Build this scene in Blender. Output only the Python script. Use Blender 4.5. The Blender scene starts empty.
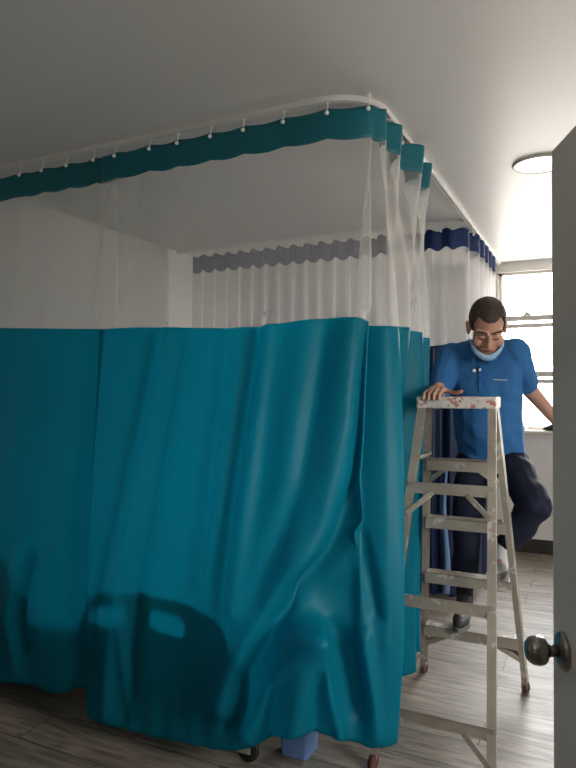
import bpy, bmesh, math, random
from mathutils import Vector, Matrix, noise
R = math.radians
random.seed(7)
S = bpy.context.scene
COL = S.collection

# ------------------------------------------------------------------ helpers
def link(name, me, mat=None, parent=None, smooth=False):
    o = bpy.data.objects.new(name, me)
    COL.objects.link(o)
    if mat:
        me.materials.append(mat)
    if smooth:
        for p in me.polygons:
            p.use_smooth = True
    if parent:
        o.parent = parent
        o.matrix_parent_inverse = Matrix.Translation(parent.location).inverted() if parent.parent is None else Matrix.Identity(4)
    return o

def obj(name, bm, mat, parent=None, smooth=False):
    me = bpy.data.meshes.new(name)
    bmesh.ops.recalc_face_normals(bm, faces=bm.faces)
    bm.to_mesh(me); bm.free()
    return link(name, me, mat, parent, smooth)

def tag(o, label=None, cat=None, group=None, kind=None):
    if label: o['label'] = label
    if cat: o['category'] = cat
    if group: o['group'] = group
    if kind: o['kind'] = kind
    return o

def empty(name, loc, label, cat, group=None):
    o = bpy.data.objects.new(name, None)
    o.empty_display_size = .05
    COL.objects.link(o); o.location = loc
    return tag(o, label, cat, group)

def struct(name, bm, mat, smooth=False):
    o = obj(name, bm, mat, None, smooth); o['kind'] = 'structure'
    return o

def box(bm, x0, x1, y0, y1, z0, z1, bev=0):
    b = bmesh.new()
    bmesh.ops.create_cube(b, size=1)
    for v in b.verts:
        v.co = Vector(((x0+x1)/2+v.co.x*(x1-x0), (y0+y1)/2+v.co.y*(y1-y0), (z0+z1)/2+v.co.z*(z1-z0)))
    if bev:
        bmesh.ops.bevel(b, geom=b.edges[:], offset=bev, segments=2, affect='EDGES', profile=.6)
    merge(bm, b)
    return bm

def merge(bm, b):
    me = bpy.data.meshes.new('tmp'); b.to_mesh(me); b.free()
    bm.from_mesh(me); bpy.data.meshes.remove(me)

def frame(d, up=(0, 0, 1)):
    d = Vector(d).normalized(); up = Vector(up)
    s = d.cross(up)
    if s.length < 1e-4: s = d.cross(Vector((0, 1, 0)))
    s.normalize(); u = s.cross(d)
    return s, u, d

def sweep(bm, pts, prof, side=None, closed_prof=True, cap=True):
    """profile (a,b) swept along pts; a along the sideways axis, b along the up axis"""
    rings = []
    n = len(pts)
    for i, p in enumerate(pts):
        p = Vector(p)
        d = (Vector(pts[min(i+1, n-1)]) - Vector(pts[max(i-1, 0)])).normalized()
        if side is not None:
            u = Vector(side); s = d.cross(u).normalized(); u = s.cross(d)
        else:
            s, u, _ = frame(d)
        rings.append([bm.verts.new(p + s*a + u*b) for a, b in prof])
    m = len(prof)
    for i in range(n-1):
        for j in range(m if closed_prof else m-1):
            k = (j+1) % m
            bm.faces.new((rings[i][j], rings[i][k], rings[i+1][k], rings[i+1][j]))
    if cap and closed_prof:
        bm.faces.new(rings[0]); bm.faces.new(list(reversed(rings[-1])))
    return bm

def tube(bm, pts, r, seg=10):
    return sweep(bm, pts, [(r*math.cos(2*math.pi*k/seg), r*math.sin(2*math.pi*k/seg)) for k in range(seg)])

def beam(bm, p0, p1, w, h, side=(0, 0, 1)):
    return sweep(bm, [p0, p1], [(-w/2, -h/2), (w/2, -h/2), (w/2, h/2), (-w/2, h/2)], side)

def channel(bm, p0, p1, w, h, t, side, flip=1):
    """U-section bar, open towards flip*sideways axis"""
    a = w/2; b = h/2; f = flip
    pr = [(-a*f, -b), (a*f, -b), (a*f, -b+t), (-a*f+t*f, -b+t), (-a*f+t*f, b-t), (a*f, b-t), (a*f, b), (-a*f, b)]
    return sweep(bm, [p0, p1], pr, side)

def lathe(bm, prof, axis_o, axis_d, seg=28):
    o = Vector(axis_o); s, u, d = frame(axis_d, (0, 0, 1) if abs(Vector(axis_d).normalized().z) < .9 else (0, 1, 0))
    rings = []
    for h, r in prof:
        if r < 1e-6:
            rings.append([bm.verts.new(o + d*h)])
        else:
            rings.append([bm.verts.new(o + d*h + (s*math.cos(2*math.pi*k/seg) + u*math.sin(2*math.pi*k/seg))*r) for k in range(seg)])
    for a, b in zip(rings, rings[1:]):
        for k in range(seg):
            k2 = (k+1) % seg
            if len(a) == 1 and len(b) == 1: continue
            if len(a) == 1: bm.faces.new((a[0], b[k], b[k2]))
            elif len(b) == 1: bm.faces.new((a[k], b[0], a[k2]))
            else: bm.faces.new((a[k], b[k], b[k2], a[k2]))
    return bm

def sphere(bm, c, r, sub=2, rot=None):
    b = bmesh.new(); bmesh.ops.create_icosphere(b, subdivisions=sub, radius=1)
    r = Vector((r, r, r)) if not hasattr(r, '__len__') else Vector(r)
    for v in b.verts:
        q = Vector((v.co.x*r.x, v.co.y*r.y, v.co.z*r.z))
        if rot: q = rot @ q
        v.co = q + Vector(c)
    merge(bm, b); return bm

def capsule(bm, p0, r0, p1, r1):
    b = bmesh.new()
    for p, r in ((p0, r0), (p1, r1)):
        c = bmesh.new(); bmesh.ops.create_icosphere(c, subdivisions=2, radius=r)
        for v in c.verts: v.co += Vector(p)
        merge(b, c)
    h = bmesh.ops.convex_hull(b, input=b.verts[:])
    for g in set(h['geom_interior'] + h['geom_unused']):
        if isinstance(g, bmesh.types.BMVert) and g.is_valid: b.verts.remove(g)
    merge(bm, b); return bm

def hull(bm, spheres):
    b = bmesh.new()
    for p, r in spheres:
        c = bmesh.new(); bmesh.ops.create_icosphere(c, subdivisions=2, radius=1)
        rr = Vector((r, r, r)) if not hasattr(r, '__len__') else Vector(r)
        for v in c.verts: v.co = Vector((v.co.x*rr.x, v.co.y*rr.y, v.co.z*rr.z)) + Vector(p)
        merge(b, c)
    h = bmesh.ops.convex_hull(b, input=b.verts[:])
    for g in set(h['geom_interior'] + h['geom_unused']):
        if isinstance(g, bmesh.types.BMVert) and g.is_valid: b.verts.remove(g)
    merge(bm, b); return bm

def fuse(name, bm, voxel, smooth, mat, parent, wrinkle=None, cut=None):
    """melt overlapping volumes into one continuous skin"""
    me = bpy.data.meshes.new(name); bm.to_mesh(me); bm.free()
    o = bpy.data.objects.new('tmp', me); COL.objects.link(o)
    m = o.modifiers.new('r', 'REMESH'); m.mode = 'VOXEL'; m.voxel_size = voxel
    s = o.modifiers.new('s', 'SMOOTH'); s.factor = .5; s.iterations = smooth
    dg = bpy.context.evaluated_depsgraph_get()
    me2 = bpy.data.meshes.new_from_object(o.evaluated_get(dg))
    bpy.data.objects.remove(o); bpy.data.meshes.remove(me)
    if wrinkle or cut:
        b = bmesh.new(); b.from_mesh(me2)
        if cut:
            dele = [v for v in b.verts if cut(v.co)]
            bmesh.ops.delete(b, geom=dele, context='VERTS')
        if wrinkle:
            b.normal_update()
            off = [(v, v.normal*wrinkle(v.co)) for v in b.verts]
            for v, d in off: v.co += d
        b.to_mesh(me2); b.free()
    me2.name = name
    me2.materials.clear()
    return link(name, me2, mat, parent, True)

# ------------------------------------------------------------------ materials
def mat(name):
    m = bpy.data.materials.new(name); m.use_nodes = True
    nt = m.node_tree; nt.nodes.clear()
    out = nt.nodes.new('ShaderNodeOutputMaterial')
    return m, nt, out

def N(nt, t, **kw):
    n = nt.nodes.new(t)
    for k, v in kw.items():
        if k in n.inputs: n.inputs[k].default_value = v
        else: setattr(n, k, v)
    return n

def L(nt, a, ao, b, bi): nt.links.new(a.outputs[ao], b.inputs[bi])

def ramp(nt, stops):
    r = N(nt, 'ShaderNodeValToRGB')
    e = r.color_ramp.elements
    e[0].position, e[0].color = stops[0][0], (*stops[0][1], 1)
    e[1].position, e[1].color = stops[1][0], (*stops[1][1], 1)
    for p, c in stops[2:]:
        x = e.new(p); x.color = (*c, 1)
    return r

def plain(name, col, rough=.5, metal=0, bump=0, bscale=60, var=0, emit=0, spec=.5, coat=0):
    m, nt, out = mat(name)
    p = N(nt, 'ShaderNodeBsdfPrincipled', Roughness=rough, Metallic=metal)
    p.inputs['Base Color'].default_value = (*col, 1)
    p.inputs['Specular IOR Level'].default_value = spec
    if coat: p.inputs['Coat Weight'].default_value = coat
    L(nt, p, 0, out, 0)
    tc = N(nt, 'ShaderNodeTexCoord')
    if var:
        n = N(nt, 'ShaderNodeTexNoise', Scale=bscale*.15, Detail=5.0); L(nt, tc, 'Object', n, 'Vector')
        r = ramp(nt, [(.3, tuple(c*(1-var) for c in col)), (.7, tuple(min(1, c*(1+var)) for c in col))])
        L(nt, n, 0, r, 0); L(nt, r, 0, p, 'Base Color')
    if bump:
        n = N(nt, 'ShaderNodeTexNoise', Scale=bscale, Detail=4.0); L(nt, tc, 'Object', n, 'Vector')
        b = N(nt, 'ShaderNodeBump', Strength=bump, Distance=.004); L(nt, n, 0, b, 'Height'); L(nt, b, 0, p, 'Normal')
    if emit:
        p.inputs['Emission Color'].default_value = (*col, 1); p.inputs['Emission Strength'].default_value = emit
    return m

def cloth(name, col, transl, rough=.42, sheen=.2, tcol=None, spec=.5):
    m, nt, out = mat(name)
    tc = N(nt, 'ShaderNodeTexCoord')
    mp = N(nt, 'ShaderNodeMapping'); mp.inputs['Scale'].default_value = (14, 14, 1.2)
    L(nt, tc, 'Object', mp, 'Vector')
    n = N(nt, 'ShaderNodeTexNoise', Scale=1.0, Detail=3.0); L(nt, mp, 0, n, 'Vector')
    b = N(nt, 'ShaderNodeBump', Strength=.25, Distance=.01); L(nt, n, 0, b, 'Height')
    p = N(nt, 'ShaderNodeBsdfPrincipled', Roughness=rough)
    p.inputs['Base Color'].default_value = (*col, 1)
    p.inputs['Sheen Weight'].default_value = sheen
    p.inputs['Sheen Tint'].default_value = (*[min(1, c*2+.1) for c in col], 1)
    p.inputs['Specular IOR Level'].default_value = spec
    L(nt, b, 0, p, 'Normal')
    t = N(nt, 'ShaderNodeBsdfTranslucent'); t.inputs['Color'].default_value = (*(tcol or col), 1)
    L(nt, b, 0, t, 'Normal')
    mx = N(nt, 'ShaderNodeMixShader', Fac=transl)
    L(nt, p, 0, mx, 1); L(nt, t, 0, mx, 2); L(nt, mx, 0, out, 0)
    return m

def netting(name, col, cover):
    m, nt, out = mat(name)
    tr = N(nt, 'ShaderNodeBsdfTransparent')
    d = N(nt, 'ShaderNodeBsdfDiffuse'); d.inputs['Color'].default_value = (*col, 1)
    t = N(nt, 'ShaderNodeBsdfTranslucent'); t.inputs['Color'].default_value = (*col, 1)
    mx = N(nt, 'ShaderNodeMixShader', Fac=.45); L(nt, d, 0, mx, 1); L(nt, t, 0, mx, 2)
    lw = N(nt, 'ShaderNodeLayerWeight', Blend=.5)
    mr = N(nt, 'ShaderNodeMapRange'); L(nt, lw, 'Facing', mr, 'Value')
    mr.inputs['From Min'].default_value = .28; mr.inputs['From Max'].default_value = .9
    mr.inputs['To Min'].default_value = cover; mr.inputs['To Max'].default_value = min(1, cover+.65)
    m2 = N(nt, 'ShaderNodeMixShader'); L(nt, mr, 0, m2, 'Fac'); L(nt, tr, 0, m2, 1); L(nt, mx, 0, m2, 2)
    L(nt, m2, 0, out, 0)
    return m

M = {}
M['wall'] = plain('white_wall_paint', (.72, .70, .66), .55, bump=.08, bscale=40)
M['ceiling'] = plain('white_ceiling_paint', (.63, .62, .60), .38, bump=.25, bscale=7)
M['baseboard'] = plain('dark_baseboard', (.035, .032, .03), .35)
M['sill'] = plain('cream_sill', (.72, .63, .52), .4, var=.08, bscale=40)
M['frame'] = plain('window_frame_white', (.55, .51, .47), .4)
M['rail'] = plain('curtain_rail_enamel', (.72, .71, .69), .35)
M['plastic'] = plain('white_hook_plastic', (.85, .85, .83), .35)
M['steel'] = plain('brushed_steel', (.34, .32, .29), .3, 1.0, bump=.1, bscale=120)
M['door'] = plain('grey_door_paint', (.78, .74, .70), .6, bump=.06, bscale=30, var=.05)
M['teal'] = cloth('teal_satin', (.0, .22, .29), .62, .48, .0, (.0, .64, .80), spec=.32)
M['teal_header'] = cloth('teal_header_cloth', (.0, .15, .20), .10, .45, .1)
M['navy'] = cloth('navy_satin', (.007, .022, .075), .25, .4, .15, (.010, .03, .10))
M['navy_header'] = cloth('navy_header_cloth', (.012, .045, .17), .25, .45, .1)
M['net'] = netting('white_netting', (.80, .78, .75), .29)
M['net_far'] = netting('white_netting_far', (.82, .81, .81), .62)
M['polo'] = plain('blue_polo_knit', (.03, .13, .32), .8, bump=.2, bscale=500, spec=.2)
M['polo_collar'] = plain('blue_polo_rib', (.028, .14, .39), .8, bump=.3, bscale=500, spec=.2)
M['trousers'] = plain('navy_trouser_cloth', (.010, .013, .028), .8, bump=.2, bscale=300, spec=.2)
M['skin'] = plain('skin', (.47, .25, .175), .5, bump=.08, bscale=150, var=.06)
M['hair'] = plain('dark_brown_hair', (.034, .020, .015), .55, bump=.8, bscale=160)
M['mask'] = plain('pale_blue_mask', (.30, .48, .68), .8)
M['shoe_dark'] = plain('dark_shoe', (.03, .03, .032), .6)
M['shoe_pale'] = plain('pale_shoe', (.50, .50, .49), .6)
M['sole'] = plain('shoe_sole', (.16, .15, .14), .7)
M['sock'] = plain('black_sock', (.012, .012, .014), .9)
M['rubber'] = plain('red_brown_rubber', (.09, .03, .02), .7)
M['black_rubber'] = plain('black_rubber', (.015, .015, .015), .5)
M['bed_plastic'] = plain('bed_panel_plastic', (.55, .53, .48), .4)
M['bed_metal'] = plain('bed_painted_metal', (.5, .48, .43), .4, .1)
M['mattress'] = plain('mattress_vinyl', (.08, .13, .2), .5)
M['bin'] = plain('periwinkle_plastic', (.22, .36, .75), .35)
M['lamp'] = plain('lamp_diffuser', (1, .97, .93), .4, emit=2.2)
M['fold_light'] = cloth('pale_blue_fold_light', (.22, .36, .62), .3, .5, .1)  # pale colour of the painted light strip on the navy curtain
M['fill_lamp'] = plain('added_fill_diffuser', (1, .96, .90), .4, emit=8)  # glow of the added fill lamp behind the viewer
M['stitch'] = plain('pale_thread', (.5, .52, .5), .8)
M['brow'] = plain('dark_brow', (.04, .022, .016), .8)
M['lip'] = plain('lip', (.20, .08, .065), .5)

# floor: grey wood-look plank tiles, grain along x
m, nt, out = mat('grey_wood_plank_tile'); M['floor'] = m
tc = N(nt, 'ShaderNodeTexCoord')
br = N(nt, 'ShaderNodeTexBrick', Scale=1.0); L(nt, tc, 'Object', br, 'Vector')
br.offset = .5; br.inputs['Brick Width'].default_value = .9; br.inputs['Row Height'].default_value = .2
br.inputs['Mortar Size'].default_value = .0028; br.inputs['Mortar Smooth'].default_value = .3
br.inputs['Color1'].default_value = (.0, .0, .0, 1); br.inputs['Color2'].default_value = (1, 1, 1, 1)
br.inputs['Mortar'].default_value = (.5, .5, .5, 1)
mp = N(nt, 'ShaderNodeMapping'); mp.inputs['Scale'].default_value = (3.4, 34, 1); L(nt, tc, 'Object', mp, 'Vector')
ad = N(nt, 'ShaderNodeVectorMath', operation='MULTIPLY_ADD')
L(nt, br, 'Color', ad, 0); ad.inputs[1].default_value = (7, 3, 5); L(nt, mp, 0, ad, 2)
n1 = N(nt, 'ShaderNodeTexNoise', Scale=1.0, Detail=7.0, Roughness=.65, Distortion=.6); L(nt, ad, 0, n1, 'Vector')
rp = ramp(nt, [(.28, (.075, .060, .046)), (.74, (.44, .375, .305)), (.5, (.25, .208, .165))]); L(nt, n1, 0, rp, 0)
n2 = N(nt, 'ShaderNodeTexNoise', Scale=3.0, Detail=3.0); L(nt, tc, 'Object', n2, 'Vector')
mxv = N(nt, 'ShaderNodeMix', data_type='RGBA', blend_type='MULTIPLY'); mxv.inputs[0].default_value = .35
L(nt, rp, 0, mxv, 6); L(nt, n2, 0, mxv, 7)
mx = N(nt, 'ShaderNodeMix', data_type='RGBA'); L(nt, br, 'Fac', mx, 0); L(nt, mxv, 2, mx, 6)
mx.inputs[7].default_value = (.025, .022, .02, 1)
p = N(nt, 'ShaderNodeBsdfPrincipled', Roughness=.38); L(nt, mx, 2, p, 'Base Color')
rr = N(nt, 'ShaderNodeMapRange'); L(nt, n1, 0, rr, 'Value'); rr.inputs['To Min'].default_value = .6; rr.inputs['To Max'].default_value = .36
L(nt, rr, 0, p, 'Roughness')
bu = N(nt, 'ShaderNodeBump', Strength=.25, Distance=.003); L(nt, n1, 0, bu, 'Height'); L(nt, bu, 0, p, 'Normal')
L(nt, p, 0, out, 0)

# worn, paint-splashed ladder
def worn(name, base, spl, thr, scale, metal):
    m, nt, out = mat(name)
    tc = N(nt, 'ShaderNodeTexCoord')
    p = N(nt, 'ShaderNodeBsdfPrincipled', Roughness=.5, Metallic=metal)
    cur = None
    n0 = N(nt, 'ShaderNodeTexNoise', Scale=scale*.4, Detail=6.0); L(nt, tc, 'Object', n0, 'Vector')
    r0 = ramp(nt, [(.3, tuple(c*.72 for c in base)), (.7, tuple(c*1.15 for c in base))]); L(nt, n0, 0, r0, 0)
    cur = r0
    for i, (c, t) in enumerate(zip(spl, thr)):
        mp = N(nt, 'ShaderNodeMapping'); mp.inputs['Location'].default_value = (i*3.1, i*1.7, i*5.3); L(nt, tc, 'Object', mp, 0)
        n = N(nt, 'ShaderNodeTexNoise', Scale=scale*(1+.6*i), Detail=5.0, Roughness=.6); L(nt, mp, 0, n, 'Vector')
        r = ramp(nt, [(t, (0, 0, 0)), (t+.04, (1, 1, 1))]); L(nt, n, 0, r, 0)
        x = N(nt, 'ShaderNodeMix', data_type='RGBA'); L(nt, r, 0, x, 0)
        L(nt, cur, 0 if cur is r0 else 2, x, 6); x.inputs[7].default_value = (*c, 1)
        cur = x
    L(nt, cur, 2, p, 'Base Color'); L(nt, p, 0, out, 0)
    return m
M['ladder'] = worn('worn_ladder_metal', (.32, .285, .235), [(.52, .48, .43), (.20, .14, .10)], [.60, .66], 14, .25)
M['cap'] = worn('paint_splashed_cap', (.62, .58, .54), [(.40, .16, .12), (.22, .17, .13)], [.56, .62], 26, .0)

# clear pane
m, nt, out = mat('window_glass'); M['glass'] = m
tr = N(nt, 'ShaderNodeBsdfTransparent'); gl = N(nt, 'ShaderNodeBsdfGlossy', Roughness=.02)
mx = N(nt, 'ShaderNodeMixShader', Fac=.05); L(nt, tr, 0, mx, 1); L(nt, gl, 0, mx, 2); L(nt, mx, 0, out, 0)

# ------------------------------------------------------------------ room shell
XL, XR, YB, HC = -3.25, 1.7, 6.3, 2.7
YC = -1.7
struct('floor', box(bmesh.new(), XL-.15, XR+.15, YC-.15, YB+.15, -.08, 0), M['floor'])
struct('ceiling', box(bmesh.new(), XL-.15, XR+.15, YC-.15, YB+.15, HC, HC+.12), M['ceiling'])
struct('wall_left', box(bmesh.new(), XL-.15, XL, YC-.15, YB+.15, 0, HC), M['wall'])
bm = bmesh.new()
SY0, SY1, SZ0, SZ1 = 1.05, 2.15, 1.15, 2.15                # guessed side window, added for front light, hidden by the open door
box(bm, XR, XR+.15, YC-.15, SY0, 0, HC); box(bm, XR, XR+.15, SY1, YB+.15, 0, HC)
box(bm, XR, XR+.15, SY0, SY1, 0, SZ0); box(bm, XR, XR+.15, SY0, SY1, SZ1, HC)
struct('wall_right', bm, M['wall'])
struct('wall_corridor', box(bmesh.new(), XL, XR, YC-.15, YC, 0, HC), M['wall'])
# window wall with its opening
WX0, WX1, WZ0, WZ1 = -.82, .95, 1.13, 2.605
bm = bmesh.new()
box(bm, XL, WX0, YB, YB+.15, 0, HC); box(bm, WX1, XR, YB, YB+.15, 0, HC)
box(bm, WX0, WX1, YB, YB+.15, 0, WZ0-.03); box(bm, WX0, WX1, YB, YB+.15, WZ1, HC)
struct('wall_back', bm, M['wall'])
# entrance wall with a double-width doorway
bm = bmesh.new()
box(bm, XL, -1.35, .45, .57, 0, HC); box(bm, .31, XR, .45, .57, 0, HC); box(bm, -1.35, .31, .45, .57, 2.06, HC)
struct('wall_front', bm, M['wall'])
struct('baseboard_back', box(bmesh.new(), XL+.012, XR-.012, YB-.012, YB, 0, .13, .003), M['baseboard'])
struct('baseboard_left', box(bmesh.new(), XL, XL+.012, .57, YB, 0, .13, .003), M['baseboard'])
struct('baseboard_right', box(bmesh.new(), XR-.012, XR, .57, YB, 0, .13, .003), M['baseboard'])
struct('trim_1', box(bmesh.new(), WX0-.05, WX1+.05, YB-.07, YB+.15, WZ0-.03, WZ0, .006), M['sill'])

# window: outer frame, mullions, two transoms per bay
w = empty('window_1', (0, YB, WZ0), None, None); w['kind'] = 'structure'
bm = bmesh.new()
fy0, fy1 = YB+.03, YB+.085
box(bm, WX0, WX1, fy0, fy1, WZ0, WZ0+.035); box(bm, WX0, WX1, fy0, fy1, WZ1-.025, WZ1)
box(bm, WX0, WX0+.035, fy0, fy1, WZ0, WZ1); box(bm, WX1-.035, WX1, fy0, fy1, WZ0, WZ1)
bays = [WX0+.035, .06, WX1-.035]
for x in bays[1:2]: box(bm, x-.02, x+.02, fy0, fy1, WZ0, WZ1)
obj('window_frame', bm, M['frame'], w)
for a, b in zip(bays, bays[1:]):
    bm = bmesh.new()
    box(bm, a, b, fy0-.012, fy1-.02, 2.145, 2.195, .003); box(bm, a, b, fy0, fy1-.012, 2.08, 2.12, .003)
    box(bm, a, b, fy0-.012, fy1-.02, 1.62, 1.675, .003); box(bm, a, b, fy0, fy1-.012, 1.56, 1.60, .003)
    obj('transom', bm, M['frame'], w)
    obj('pane', box(bmesh.new(), a, b, YB+.056, YB+.06, WZ0+.03, WZ1-.02), M['glass'], w)
bm = bmesh.new(); box(bm, -.60, -.53, fy0-.03, fy0-.012, 2.193, 2.208, .003); sphere(bm, (-.565, fy0-.02, 2.212), (.022, .012, .018))
obj('latch', bm, M['frame'], w)
bm = bmesh.new(); box(bm, -.62, -.56, YB-.03, YB+.01, WZ0, WZ0+.012, .003); sphere(bm, (-.59, YB-.01, WZ0+.02), (.03, .018, .022))
obj('latch', bm, M['sill'], w)
bm = bmesh.new(); hull(bm, [((-.40, YB-.03, WZ0+.018), (.035, .025, .018)), ((-.33, YB-.03, WZ0+.035), (.05, .03, .035))])
obj('handle', bm, M['black_rubber'], w, True)

w2 = empty('fill_window', (XR, SY0, SZ0), None, None); w2['kind'] = 'structure'  # unseen window added to light the room from the right
bm = bmesh.new()
gx0, gx1 = XR+.03, XR+.085
for a, b in ((SZ0, SZ0+.035), (SZ1-.035, SZ1), (1.63, 1.67)): box(bm, gx0, gx1, SY0, SY1, a, b)
for a in (SY0, (SY0+SY1)/2-.018, SY1-.035): box(bm, gx0, gx1, a, a+.035, SZ0, SZ1)
obj('window_frame', bm, M['frame'], w2)
for a, b in ((SY0+.03, (SY0+SY1)/2-.01), ((SY0+SY1)/2+.01, SY1-.03)):
    obj('pane', box(bmesh.new(), XR+.056, XR+.06, a, b, SZ0+.03, SZ1-.03), M['glass'], w2)

# ------------------------------------------------------------------ open grey door
E0 = Vector((-.080, 1.44, 0)); DD = Vector((.368, -.930, 0)).normalized(); NN = Vector((-DD.y*-1, 0, 0))
NN = Vector((DD.y, -DD.x, 0)).normalized()          # visible face normal (towards -x)
def door_mesh():
    bm = bmesh.new()
    W = .905; T = .04
    pr = [E0 + DD*a - NN*b for a, b in ((0, 0), (W, 0), (W, T), (0, T))]
    lo = [bm.verts.new((p.x, p.y, .012)) for p in pr]; hi = [bm.verts.new((p.x, p.y, 2.0)) for p in pr]
    bm.faces.new(lo); bm.faces.new(hi)
    for i in range(4): bm.faces.new((lo[i], lo[(i+1) % 4], hi[(i+1) % 4], hi[i]))
    bmesh.ops.bevel(bm, geom=bm.edges[:], offset=.003, segments=2, affect='EDGES')
    return bm
d = struct('door_1', door_mesh(), M['door'])
kp = E0 + DD*.066 + Vector((0, 0, .985))
bm = bmesh.new()
lathe(bm, [(0, .0), (0, .036), (.004, .037), (.010, .033), (.013, .022), (.014, 0)], kp, NN)
obj('rosette', bm, M['steel'], d, True)
bm = bmesh.new()
lathe(bm, [(.012, 0), (.012, .0125), (.026, .0115), (.032, .0135), (.036, .022), (.041, .0268), (.050, .0285), (.060, .0275), (.068, .024), (.073, .018), (.0745, .010), (.0740, 0)], kp, NN)
obj('doorknob', bm, M['steel'], d, True)
bm = bmesh.new()
lathe(bm, [(0, 0), (0, .036), (.010, .033), (.014, 0)], kp - NN*.04, -NN)
lathe(bm, [(.012, 0), (.012, .0125), (.030, .0125), (.041, .0268), (.055, .0285), (.070, .022), (.0745, 0)], kp - NN*.04, -NN)
obj('doorknob', bm, M['steel'], d, True)

# ------------------------------------------------------------------ ceiling lamps
def downlight(x, y, r, label, kind):
    t = empty('ceiling_downlight', (x, y, HC), label, 'ceiling light')
    obj('trim_ring', lathe(bmesh.new(), [(0, r*.90), (-.010, r*.90), (-.014, r*.95), (-.010, r), (0, r), (0, r*.9)], (x, y, HC), (0, 0, 1), 48), M['frame'], t, True)
    obj('diffuser', lathe(bmesh.new(), [(-.001, 0), (-.007, 0), (-.007, r*.9), (-.001, r*.9), (-.001, 0)], (x, y, HC), (0, 0, 1), 48), kind, t)
    return t
downlight(-.255, 3.62, .14, 'round white recessed ceiling light beside the open door', M['lamp'])

# ------------------------------------------------------------------ curtain rails
def rail(name, pts, label):
    a = .013
    pr = [(-a, -.024), (-.005, -.024), (-.005, -.021), (-a+.003, -.021), (-a+.003, -.003), (a-.003, -.003), (a-.003, -.021), (.005, -.021), (.005, -.024), (a, -.024), (a, 0), (-a, 0)]
    bm = bmesh.new()
    sweep(bm, pts, pr, (0, 0, 1), True, True)
    return tag(obj(name, bm, M['rail']), label, 'curtain rail')
RX, RY = -.80, 2.42
pts = [(XL+.005, RY, HC), (-1.02, RY, HC)]
for k in range(1, 15):
    a = R(90*k/14); pts.append((-1.02+.22*math.sin(a), RY+.22-.22*math.cos(a), HC))
pts.append((RX, YB-.005, HC))
rail('curtain_rail', pts, 'white ceiling curtain rail bending round the corner above the teal curtains')
rail('curtain_rail', [(XL+.005, 4.57, HC), (RX-.016, 4.57, HC)], 'white straight ceiling rail crossing above front of navy curtain')

# ------------------------------------------------------------------ curtains
def cr(p0, p1, p2, p3, t):
    return p1 + (p2-p0)*(.5*t) + (p0*2-p1*5+p2*4-p3)*(.5*t*t) + (p1*3-p0-p2*3+p3)*(.5*t**3)

def segdist(p, a, b):
    ab = b-a; t = max(0, min(1, (p-a).dot(ab)/ab.length_squared))
    return (p-(a+ab*t)).length

def sst(t): t = max(0, min(1, t)); return t*t*(3-2*t)

class Curtain:
    """columns: control points (x,y) at four heights + hem height; wave(u,z,x) adds an offset along the normal"""
    def __init__(s, cols, zl, wave, res):
        s.c = cols; s.zl = zl; s.wave = wave; s.res = res
        n = len(cols)
        s.us = [i/res for i in range((n-1)*res+1)]
        s.lev = []
        for k in range(4):
            P = [Vector((c[k][0], c[k][1])) for c in cols]; row = []
            for u in s.us:
                i = min(int(u), n-2); t = u-i
                row.append(cr(P[max(i-1, 0)], P[i], P[i+1], P[min(i+2, n-1)], t))
            s.lev.append(row)
        H = [Vector((c[4], 0)) for c in cols]
        s.hem = []
        for u in s.us:
            i = min(int(u), n-2); t = u-i
            s.hem.append(cr(H[max(i-1, 0)], H[i], H[i+1], H[min(i+2, n-1)], t).x)
    def plan(s, j, z):
        zl = s.zl; r = [l[j] for l in s.lev]
        if z >= zl[0]: return r[0]
        # smooth monotone blend through the four levels (finite-difference Hermite)
        for k in range(3):
            if z >= zl[k+1] or k == 2:
                h = zl[k]-zl[k+1]; t = max(0, min(1, (zl[k]-z)/h))
                def sl(a):
                    if a == 0: return (r[1]-r[0])/(zl[0]-zl[1])
                    if a == 3: return (r[3]-r[2])/(zl[2]-zl[3])
                    return (r[a+1]-r[a-1])/(zl[a-1]-zl[a+1])
                m0 = sl(k)*h; m1 = sl(k+1)*h
                return r[k]*(2*t**3-3*t*t+1)+m0*(t**3-2*t*t+t)+r[k+1]*(3*t*t-2*t**3)+m1*(t**3-t*t)
    def point(s, j, z):
        p = s.plan(j, z)
        a = s.plan(max(j-1, 0), z); b = s.plan(min(j+1, len(s.us)-1), z)
        d = (b-a); d = d.normalized() if d.length > 1e-9 else Vector((1, 0))
        nrm = Vector((d.y, -d.x))
        p = p + nrm*s.wave(s.us[j], z, p.x)
        return Vector((p.x, p.y, z))
    def strip(s, ztop, zbot, rows):
        bm = bmesh.new(); g = []
        for r in range(rows+1):
            row = []
            for j in range(len(s.us)):
                a = ztop(j); b = zbot(j)
                row.append(bm.verts.new(s.point(j, a+(b-a)*r/rows)))
            g.append(row)
        for r in range(rows):
            for j in range(len(s.us)-1):
                bm.faces.new((g[r][j], g[r][j+1], g[r+1][j+1], g[r+1][j]))
        return bm
    def build(s, root, scallop, zhead, zmesh, mats, rows=110):
        zt = lambda j: 2.650 - scallop(s.us[j], s.lev[0][j])
        zh = lambda j: zhead - scallop(s.us[j], s.lev[0][j])*1.2
        zm = lambda j: (zmesh(s.lev[1][j].x) if callable(zmesh) else zmesh) + (0 if callable(zmesh) else .012*math.sin(s.us[j]*.9+1))
        A = obj('header_band', s.strip(zt, zh, 8), mats[0], root, True)
        B = obj('mesh_panel', s.strip(zh, zm, 30), mats[1], root, True)
        C = obj('lower_panel', s.strip(zm, lambda j: s.hem[j], rows), mats[2], root, True)
        for o in (A, C):
            md = o.modifiers.new('cloth_thickness', 'SOLIDIFY'); md.thickness = .0016; md.offset = 0
        return A, B, C

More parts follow.
